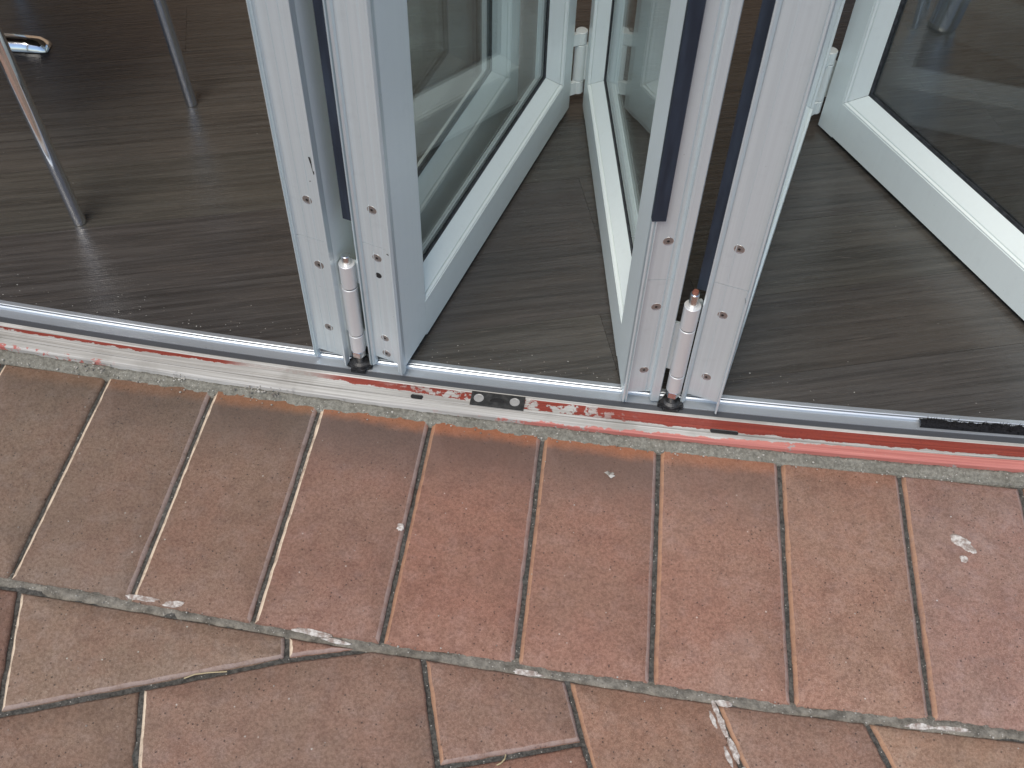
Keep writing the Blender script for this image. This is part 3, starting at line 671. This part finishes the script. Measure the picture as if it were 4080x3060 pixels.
# scratch and paint nicks on the edges
def nick(parent,pts,wd,m=M['dark']):
    mb=MB()
    for (a,b) in zip(pts[:-1],pts[1:]):
        a=Vector(a);b=Vector(b); d=(b-a).normalized(); s_=Vector((0,d.z,-d.y))*wd/2
        mb.add([a-s_,b-s_,b+s_,a+s_],[(0,1,2,3)])
    return mb.build('scratch',m,parent)
h=T/2
nick(lf1,[(-0.0006,h-T*0.80,0.462-ZB),(-0.0009,h-T*0.84,0.449-ZB),(-0.004,h-T*0.905,0.436-ZB)],0.0028)
nick(lf1,[(-0.0004,h-T*0.72,0.418-ZB),(-0.0004,h-T*0.735,0.417-ZB)],0.0022)
nick(lf2,[(-0.0066,h-T*0.84,0.301-ZB),(-0.0066,h-T*0.89,0.2995-ZB)],0.0020)
nick(lf4,[(-0.0004,h-T*0.90,0.2885-ZB),(-0.0112,h-T*0.965,0.2865-ZB)],0.0018)

# ------------------------------------------------------------------ barrel hinges with roller carriers (in the gap at the front edge)
def near_hinge(label, c, left_leaf_pt, right_leaf_pt, pin_top, rust):
    t_=thing('barrel_hinge',label,'hinge',(c[0],c[1],0),0,'barrel hinges on the track')
    r=0.0126
    def kn(z0,z1): mb=MB(); mb.tube((0,0,z0),(0,0,z1),r,n=40,bev=0.0006); return mb.build('knuckle',M['hinge'],t_,smooth=True)
    kn(0.2092,0.2565); kn(0.0996,0.2064); kn(0.0580,0.0968)
    mb=MB(); mb.tube((0,0,0.05),(0,0,0.25),r*0.82,n=24); mb.build('inner_sleeve',M['dark'],t_)
    mb=MB(); mb.tube((0,0,0.250),(0,0,pin_top),0.0068,n=24,bev=0.0012); mb.build('pin',M['steel'],t_,smooth=True)
    if rust:
        mb=MB(); mb.tube((0,0.0015,pin_top-0.002),(0.001,0.002,pin_top+0.0035),0.0055,0.004,n=12); mb.build('pin_cap',M['rust'],t_)
    mb=MB(); mb.tube((0,0,0.0415),(0,0,0.0575),0.0122,n=6,bev=0.0018); mb.build('nut',M['steel'],t_)
    mb=MB(); mb.tube((0,0,0.024),(0,0,0.044),0.0062,n=20); mb.build('stem',M['steel'],t_,smooth=True)
    # roller carrier riding in the track
    mb=MB(); ang=math.atan(slope(c[0])); ca_,sa_=math.cos(ang),math.sin(ang)
    body=[(0.0165*math.cos(2*math.pi*i/20),0.0140*math.sin(2*math.pi*i/20)-0.004) for i in range(20)]
    mb.prism([(x*ca_-y*sa_,x*sa_+y*ca_) for x,y in body],0.0152,0.0262)
    mb.tube((0,0,0.0262),(0,0,0.0290),0.0150,0.0105,n=24)
    for sx in (-1,1):
        for k_,(zz,ww) in enumerate(((0.0155,0.0215),(0.0205,0.0205),(0.0245,0.0180))):
            q=[(sx*0.012,-0.011),(sx*ww,-0.008),(sx*ww,-0.001),(sx*0.012,0.005)]
            if sx<0: q=q[::-1]
            mb.prism([(x*ca_-y*sa_,x*sa_+y*ca_) for x,y in q],zz,zz+0.0022)
    q=[(-0.012,-0.019),(0.012,-0.019),(0.012,-0.006),(-0.012,-0.006)]
    mb.prism([(x*ca_-y*sa_,x*sa_+y*ca_) for x,y in q],0.0152,0.0225)
    mb.build('roller_carrier',M['plastic'],t_)
    # flaps from the knuckles to the leaf edges
    def flap(pt,z0,z1):
        d=Vector((pt[0]-c[0],pt[1]-c[1])); u=d.normalized(); nn=Vector((-u.y,u.x))*0.0028; a=u*(r*0.55)+nn*0.5; off=Vector((0.0,0.0075))
        q=[a-nn+off,d-nn+off,d+nn+off,a+nn+off]; q=ccw([(p.x,p.y) for p in q])
        mb=MB(); mb.prism(q,z0,z1); mb.build('hinge_flap',M['mill'],t_)
    flap(right_leaf_pt,0.2090,0.2545); flap(right_leaf_pt,0.0585,0.0970); flap(left_leaf_pt,0.0995,0.2065)
    return t_
near_hinge('satin barrel hinge with a plain steel pin, at the left pair of door edges',(-0.2580,1.1370),(-0.278,1.133),(-0.2365,1.134),0.2735,False)
near_hinge('satin barrel hinge with a rust tipped pin, at the right pair of door edges',(0.2640,1.0740),(0.2445,1.078),(0.2800,1.080),0.2820,True)

# hinges at the far edges inside
def far_hinge(label,c,la,ra,zs,dx):
    t_=thing('knuckle_hinge',label,'hinge',(c[0],c[1],0),0,'hinges at the inner door edges')
    r=0.0122; k=zs
    def kn(z0,z1,side):
        mb=MB(); mb.tube((0,0,z0),(0,0,z1),r,n=26,bev=0.0009); o=mb.build('knuckle',M['powder'],t_,smooth=True)
        d=Vector((side[0]-c[0],side[1]-c[1])); u=d.normalized(); nn=Vector((-u.y,u.x))*0.0045
        q=ccw([tuple(p) for p in (-nn+nn*0.9,d-nn+nn*0.9,d+nn+nn*0.9,nn+nn*0.9)]); m2=MB(); m2.prism(q,z0+0.0006,z1-0.0006); m2.build('hinge_flap',M['powder'],t_)
    kn(k[0],k[1],la); kn(k[2],k[3],ra); kn(k[4],k[5],la)
    mb=MB(); mb.tube((0,0,k[4]-0.0005),(0,0,k[1]+0.005),0.0048,n=16); mb.build('pin',M['screw'],t_)
    return t_
far_hinge('small pale knuckle hinge between the two inner door edges at the top centre',(0.1155,1.868),(0.089,1.853),(0.142,1.858),(0.0545,0.0850,0.0865,0.1700,0.1715,0.1990),0)
far_hinge('small pale knuckle hinge joining the edge on leaf to the right glazed leaf',(0.6085,1.829),(0.586,1.81),(0.628,1.835),(0.0535,0.0835,0.0850,0.1690,0.1705,0.1985),0)

# ------------------------------------------------------------------ furniture indoors
def leg(parent,foot,lean,top,r,name='leg'):
    mb=MB(); f=Vector(foot); tp=Vector((foot[0]+lean[0],foot[1]+lean[1],top))
    mb.tube(f,tp,r,n=32,bev=0.0012); return mb.build(name,M['chrome'],parent,smooth=True)
ch=thing('chair','dark seated chair on slim chromed legs standing at the left inside the door','chair',(-0.98,1.75,FZ))
def P(x,y): return (x+0.98,y-1.75,0.0)
leg(ch,P(-0.8242,1.4564),(-0.019,0.004),0.44,0.0125); leg(ch,P(-0.693,1.8259),(-0.018,-0.004),0.44,0.0122)
leg(ch,P(-1.24,1.60),(0.03,0.01),0.44,0.0125); leg(ch,P(-1.23,2.30),(0.03,-0.02),0.44,0.0122)
mb=MB(); q=[P(-0.90,1.50)[:2],P(-0.80,1.86)[:2],P(-1.20,2.27)[:2],P(-1.22,1.60)[:2]]; mb.prism(ccw(q),0.44,0.465); mb.build('seat',M['seat'],ch)
mb=MB(); mb.prism(ccw([P(-1.20,2.27)[:2],P(-1.22,1.60)[:2],P(-1.25,1.60)[:2],P(-1.23,2.28)[:2]]),0.465,0.85); mb.build('backrest',M['seat'],ch)
tb=thing('table','table on a low chromed cross foot whose tip shows behind the chair leg','table',(-1.62,2.03,FZ))
mb=MB()
def foot_bar(ang,L):
    mb=MB(); u=Vector((math.cos(ang),math.sin(ang))); n_=Vector((-u.y,u.x)); V=[];F=[]
    prof=[(-0.022,0.002),(-0.020,0.016),(-0.010,0.026),(0.010,0.026),(0.020,0.016),(0.022,0.002)]; k=len(prof)
    rows=[(0.02,1.0,1.0),(L-0.05,1.0,0.95),(L-0.018,0.98,0.85),(L-0.004,0.85,0.5),(L,0.70,0.25)]
    for d,sw,sh in rows:
        for y,z in prof: p=u*d+n_*(y*sw); V.append((p.x,p.y,z*sh+0.0005))
    for i in range(len(rows)-1):
        for j in range(k-1): F.append((i*k+j,(i+1)*k+j,(i+1)*k+j+1,i*k+j+1))
    m_=len(rows)-1; F.append(tuple(m_*k+j for j in range(k)))
    mb.add(V,F); o=mb.build('foot',M['chrome'],tb)
    for p in o.data.polygons: p.use_smooth=True
    bm=bmesh.new(); bm.from_mesh(o.data); bmesh.ops.recalc_face_normals(bm,faces=bm.faces); bm.to_mesh(o.data); bm.free()
for a in (-2.5,87.5,177.5,267.5): foot_bar(R(a),0.575 if a<0 else 0.42)
mb=MB(); mb.tube((0,0,0.02),(0,0,0.70),0.03,n=28); mb.build('column',M['chrome'],tb,smooth=True)
mb=MB(); mb.tube((0,0,0.70),(0,0,0.73),0.35,n=48); mb.build('tabletop',M['laminate'],tb)
t2=thing('table','table on thick chromed tube legs seen through the right door glass','table',(1.35,2.55,FZ))
def legc(dx,dy,lx,ly):
    mb=MB(); n=40; f=Vector((dx,dy,0)); tp=Vector((dx+lx,dy+ly,0.70)); d=(tp-f).normalized(); a=d.orthogonal().normalized(); b=d.cross(a); r=0.0365
    V=[];F=[]; prof=[(0.0,0.72),(0.003,0.90),(0.009,0.985),(0.016,1.0),(0.70,1.0)]
    for s_,q in prof:
        for i in range(n): t_=2*math.pi*i/n; V.append(f+d*s_+a*(r*q*math.cos(t_))+b*(r*q*math.sin(t_)))
    for k in range(len(prof)-1):
        for i in range(n): F.append((k*n+i,k*n+(i+1)%n,(k+1)*n+(i+1)%n,(k+1)*n+i))
    F.append(tuple(range(n-1,-1,-1))); mb.add(V,F); mb.build('leg',M['chrome'],t2,smooth=True)
legc(0.9716-1.35,2.215-2.55,0.055,0.0); legc(0.45,-0.33,-0.055,0); legc(-0.38,0.40,0.055,0); legc(0.45,0.40,-0.055,0)
mb=MB(); mb.box((-0.40,-0.36,0.70),(0.47,0.44,0.73)); mb.build('tabletop',M['laminate'],t2)
c2=thing('chair','chair with thin chromed legs beside the thick table leg behind the right glass','chair',(0.95,2.5,FZ))
leg(c2,(0.909-0.95,2.205-2.5,0),(-0.03,0.01),0.44,0.0085); leg(c2,(0.950-0.95,2.285-2.5,0),(-0.03,0.01),0.44,0.0085)
leg(c2,(-0.09,0.22,0),(0.02,-0.02),0.44,0.0085); leg(c2,(0.18,0.22,0),(-0.02,-0.02),0.44,0.0085)
mb=MB(); mb.prism([(-0.13,-0.30),(0.17,-0.30),(0.19,0.22),(-0.11,0.22)],0.44,0.46); mb.build('seat',M['seat'],c2)

# ------------------------------------------------------------------ small stuff lying about
def blob(name,x,y,z,rx,ry,ang,seed,m,parent,th=0.0007,n=26):
    rg=random.Random(seed); mb=MB(); pts=[]
    for i in range(n):
        a=2*math.pi*i/n; q=1+0.42*mnoise.noise(Vector((math.cos(a)*1.6,math.sin(a)*1.6,seed)))+0.2*mnoise.noise(Vector((math.cos(a)*5,math.sin(a)*5,seed)))
        px,py=rx*q*math.cos(a),ry*q*math.sin(a); pts.append((px*math.cos(ang)-py*math.sin(ang),px*math.sin(ang)+py*math.cos(ang)))
    mb.add([(px,py,-0.001) for px,py in pts]+[(px*0.8,py*0.8,th) for px,py in pts]+[(0,0,th*1.1)],[(i,(i+1)%n,n+(i+1)%n,n+i) for i in range(n)]+[(n+i,n+(i+1)%n,2*n) for i in range(n)])
    return mb.build(name,m,parent,(x,y,z),smooth=True)
blob('paint_splash',0.697,0.838,0.0007,0.020,0.011,-0.7,4,M['paint'],pave); blob('paint_splash',0.706,0.827,0.0007,0.010,0.007,-0.6,9,M['paint'],pave)
blob('paint_splash',0.6939,0.808,0.0007,0.0065,0.006,0.3,5,M['paint'],pave)
blob('mortar_smear',-0.5266,0.697,0.0006,0.026,0.0045,-0.12,11,M['paint'],pave); blob('mortar_smear',-0.478,0.6895,0.0006,0.016,0.005,0.05,12,M['paint'],pave)
blob('mortar_smear',-0.2702,0.6525,0.0004,0.030,0.0048,-0.16,14,M['paint'],pave); blob('mortar_smear',-0.2368,0.6405,0.0004,0.020,0.003,-0.2,15,M['paint'],pave)
for q,(sx,sy,rx_,ry_) in enumerate(((0.2935,0.5630,0.0045,0.0110),(0.3010,0.5400,0.0050,0.0190),(0.3135,0.5060,0.0050,0.0190),(0.3270,0.4690,0.0050,0.0190),(0.2890,0.5450,0.0035,0.0130),(0.3050,0.4950,0.0035,0.0150))):
    blob('mortar_smear',sx,sy,-0.0022 if q<4 else 0.0,rx_,ry_,0.31,40+q,M['paint'],pave,0.0016)
blob('mortar_smear',0.3060,0.5690,0.0002,0.012,0.005,-0.1,18,M['paint'],pave)
blob('mortar_smear',0.5697,0.5460,0.0002,0.020,0.004,0.0,19,M['paint'],pave); blob('mortar_smear',0.6150,0.5440,0.0002,0.026,0.0035,-0.05,20,M['paint'],pave)
blob('mortar_smear',0.0330,0.6035,0.0003,0.022,0.004,-0.12,22,M['paint'],pave)
blob('paint_splash',-0.1632,0.8301,0.0007,0.0075,0.0055,0.9,23,M['paint'],pave)

def chips(name,pts,m,seed,parent=None):
    rg=random.Random(seed); mb=MB()
    for (x,y,z,r_) in pts:
        V=[]; 
        for k_ in range(6):
            d=[(1,0,0),(-1,0,0),(0,1,0),(0,-1,0),(0,0,1),(0,0,-0.6)][k_]; q=r_*rg.uniform(0.6,1.3); V.append((x+d[0]*q,y+d[1]*q,z+d[2]*q*0.7))
        mb.add(V,[(0,2,4),(2,1,4),(1,3,4),(3,0,4),(2,0,5),(1,2,5),(3,1,5),(0,3,5)])
    o=mb.build(name,m,parent); o['kind']='stuff'; return o
rg=random.Random(21)
pts=[]
for i in range(150):
    x=rg.uniform(-0.95,0.5) if i<120 else rg.uniform(-0.95,1.0); px,py=sp(x,0.099+abs(rg.gauss(0,0.028))); pts.append((px,py,FZ+0.0006,rg.uniform(0.0005,0.0014)))
for i in range(60): pts.append((rg.uniform(-1.1,0.9),rg.uniform(1.2,2.1),FZ+0.0004,rg.uniform(0.0004,0.0009)))
chips('floor_grit',pts,M['grit'],5)
pts=[]
for i in range(260):
    x=rg.uniform(-1.0,1.0); px,py=sp(x,rg.uniform(-0.028,0.002)); pts.append((px,py,0.003,rg.uniform(0.0008,0.0022)))
for x in (-0.72,-0.69,-0.56,-0.44,-0.425,-0.40,-0.39):
    for k in range(14): px,py=sp(x+rg.gauss(0,0.010),rg.uniform(-0.010,0.006)); pts.append((px,py,0.010*rg.random()+0.004,rg.uniform(0.001,0.0028)))
for i in range(110):
    x=rg.uniform(-0.9,0.8); pts.append((x,hbp(x)+rg.gauss(0,0.006),-0.001,rg.uniform(0.0006,0.0018)))
for k in range(3,13):
    a,b=Vector(HT[k]),Vector(HB[k])
    for i in range(3): p_=a.lerp(b,rg.random()); pts.append((p_.x+rg.gauss(0,0.002),p_.y,-0.006,rg.uniform(0.0006,0.0016)))
for i in range(130): pts.append((rg.uniform(-0.9,0.85),rg.uniform(0.45,1.0),0.0008,rg.uniform(0.0004,0.0012)))
chips('pavement_grit',pts,M['grit'],6)
def stalk(label,pts,r_):
    mb=MB()
    for a,b in zip(pts[:-1],pts[1:]): mb.tube(a,b,r_,r_*0.9,n=8)
    return tag(mb.build('dry_stalk',M['straw'],None),label,'stalk')
stalk('pale dry grass stalk lying along the slanting joint at the lower left',[(-0.4380,0.5775,0.0012),(-0.424,0.5835,0.0022),(-0.405,0.5868,0.0018),(-0.381,0.5895,0.001)],0.0009)
stalk('short bent dry stalk across the joint at the bottom centre edge',[(0.0086,0.4880,0.001),(0.0075,0.4815,0.003),(0.003,0.4760,0.0030),(-0.003,0.4735,0.001)],0.0010)
fz=chips('paper_scrap',[(0.158,0.942,0.002,0.005),(0.162,0.936,0.0022,0.0055),(0.165,0.941,0.002,0.004)],M['grit'],8); del fz['kind']
tag(fz,'tiny grey scrap lying on a header brick below the black keeper plate','scrap')
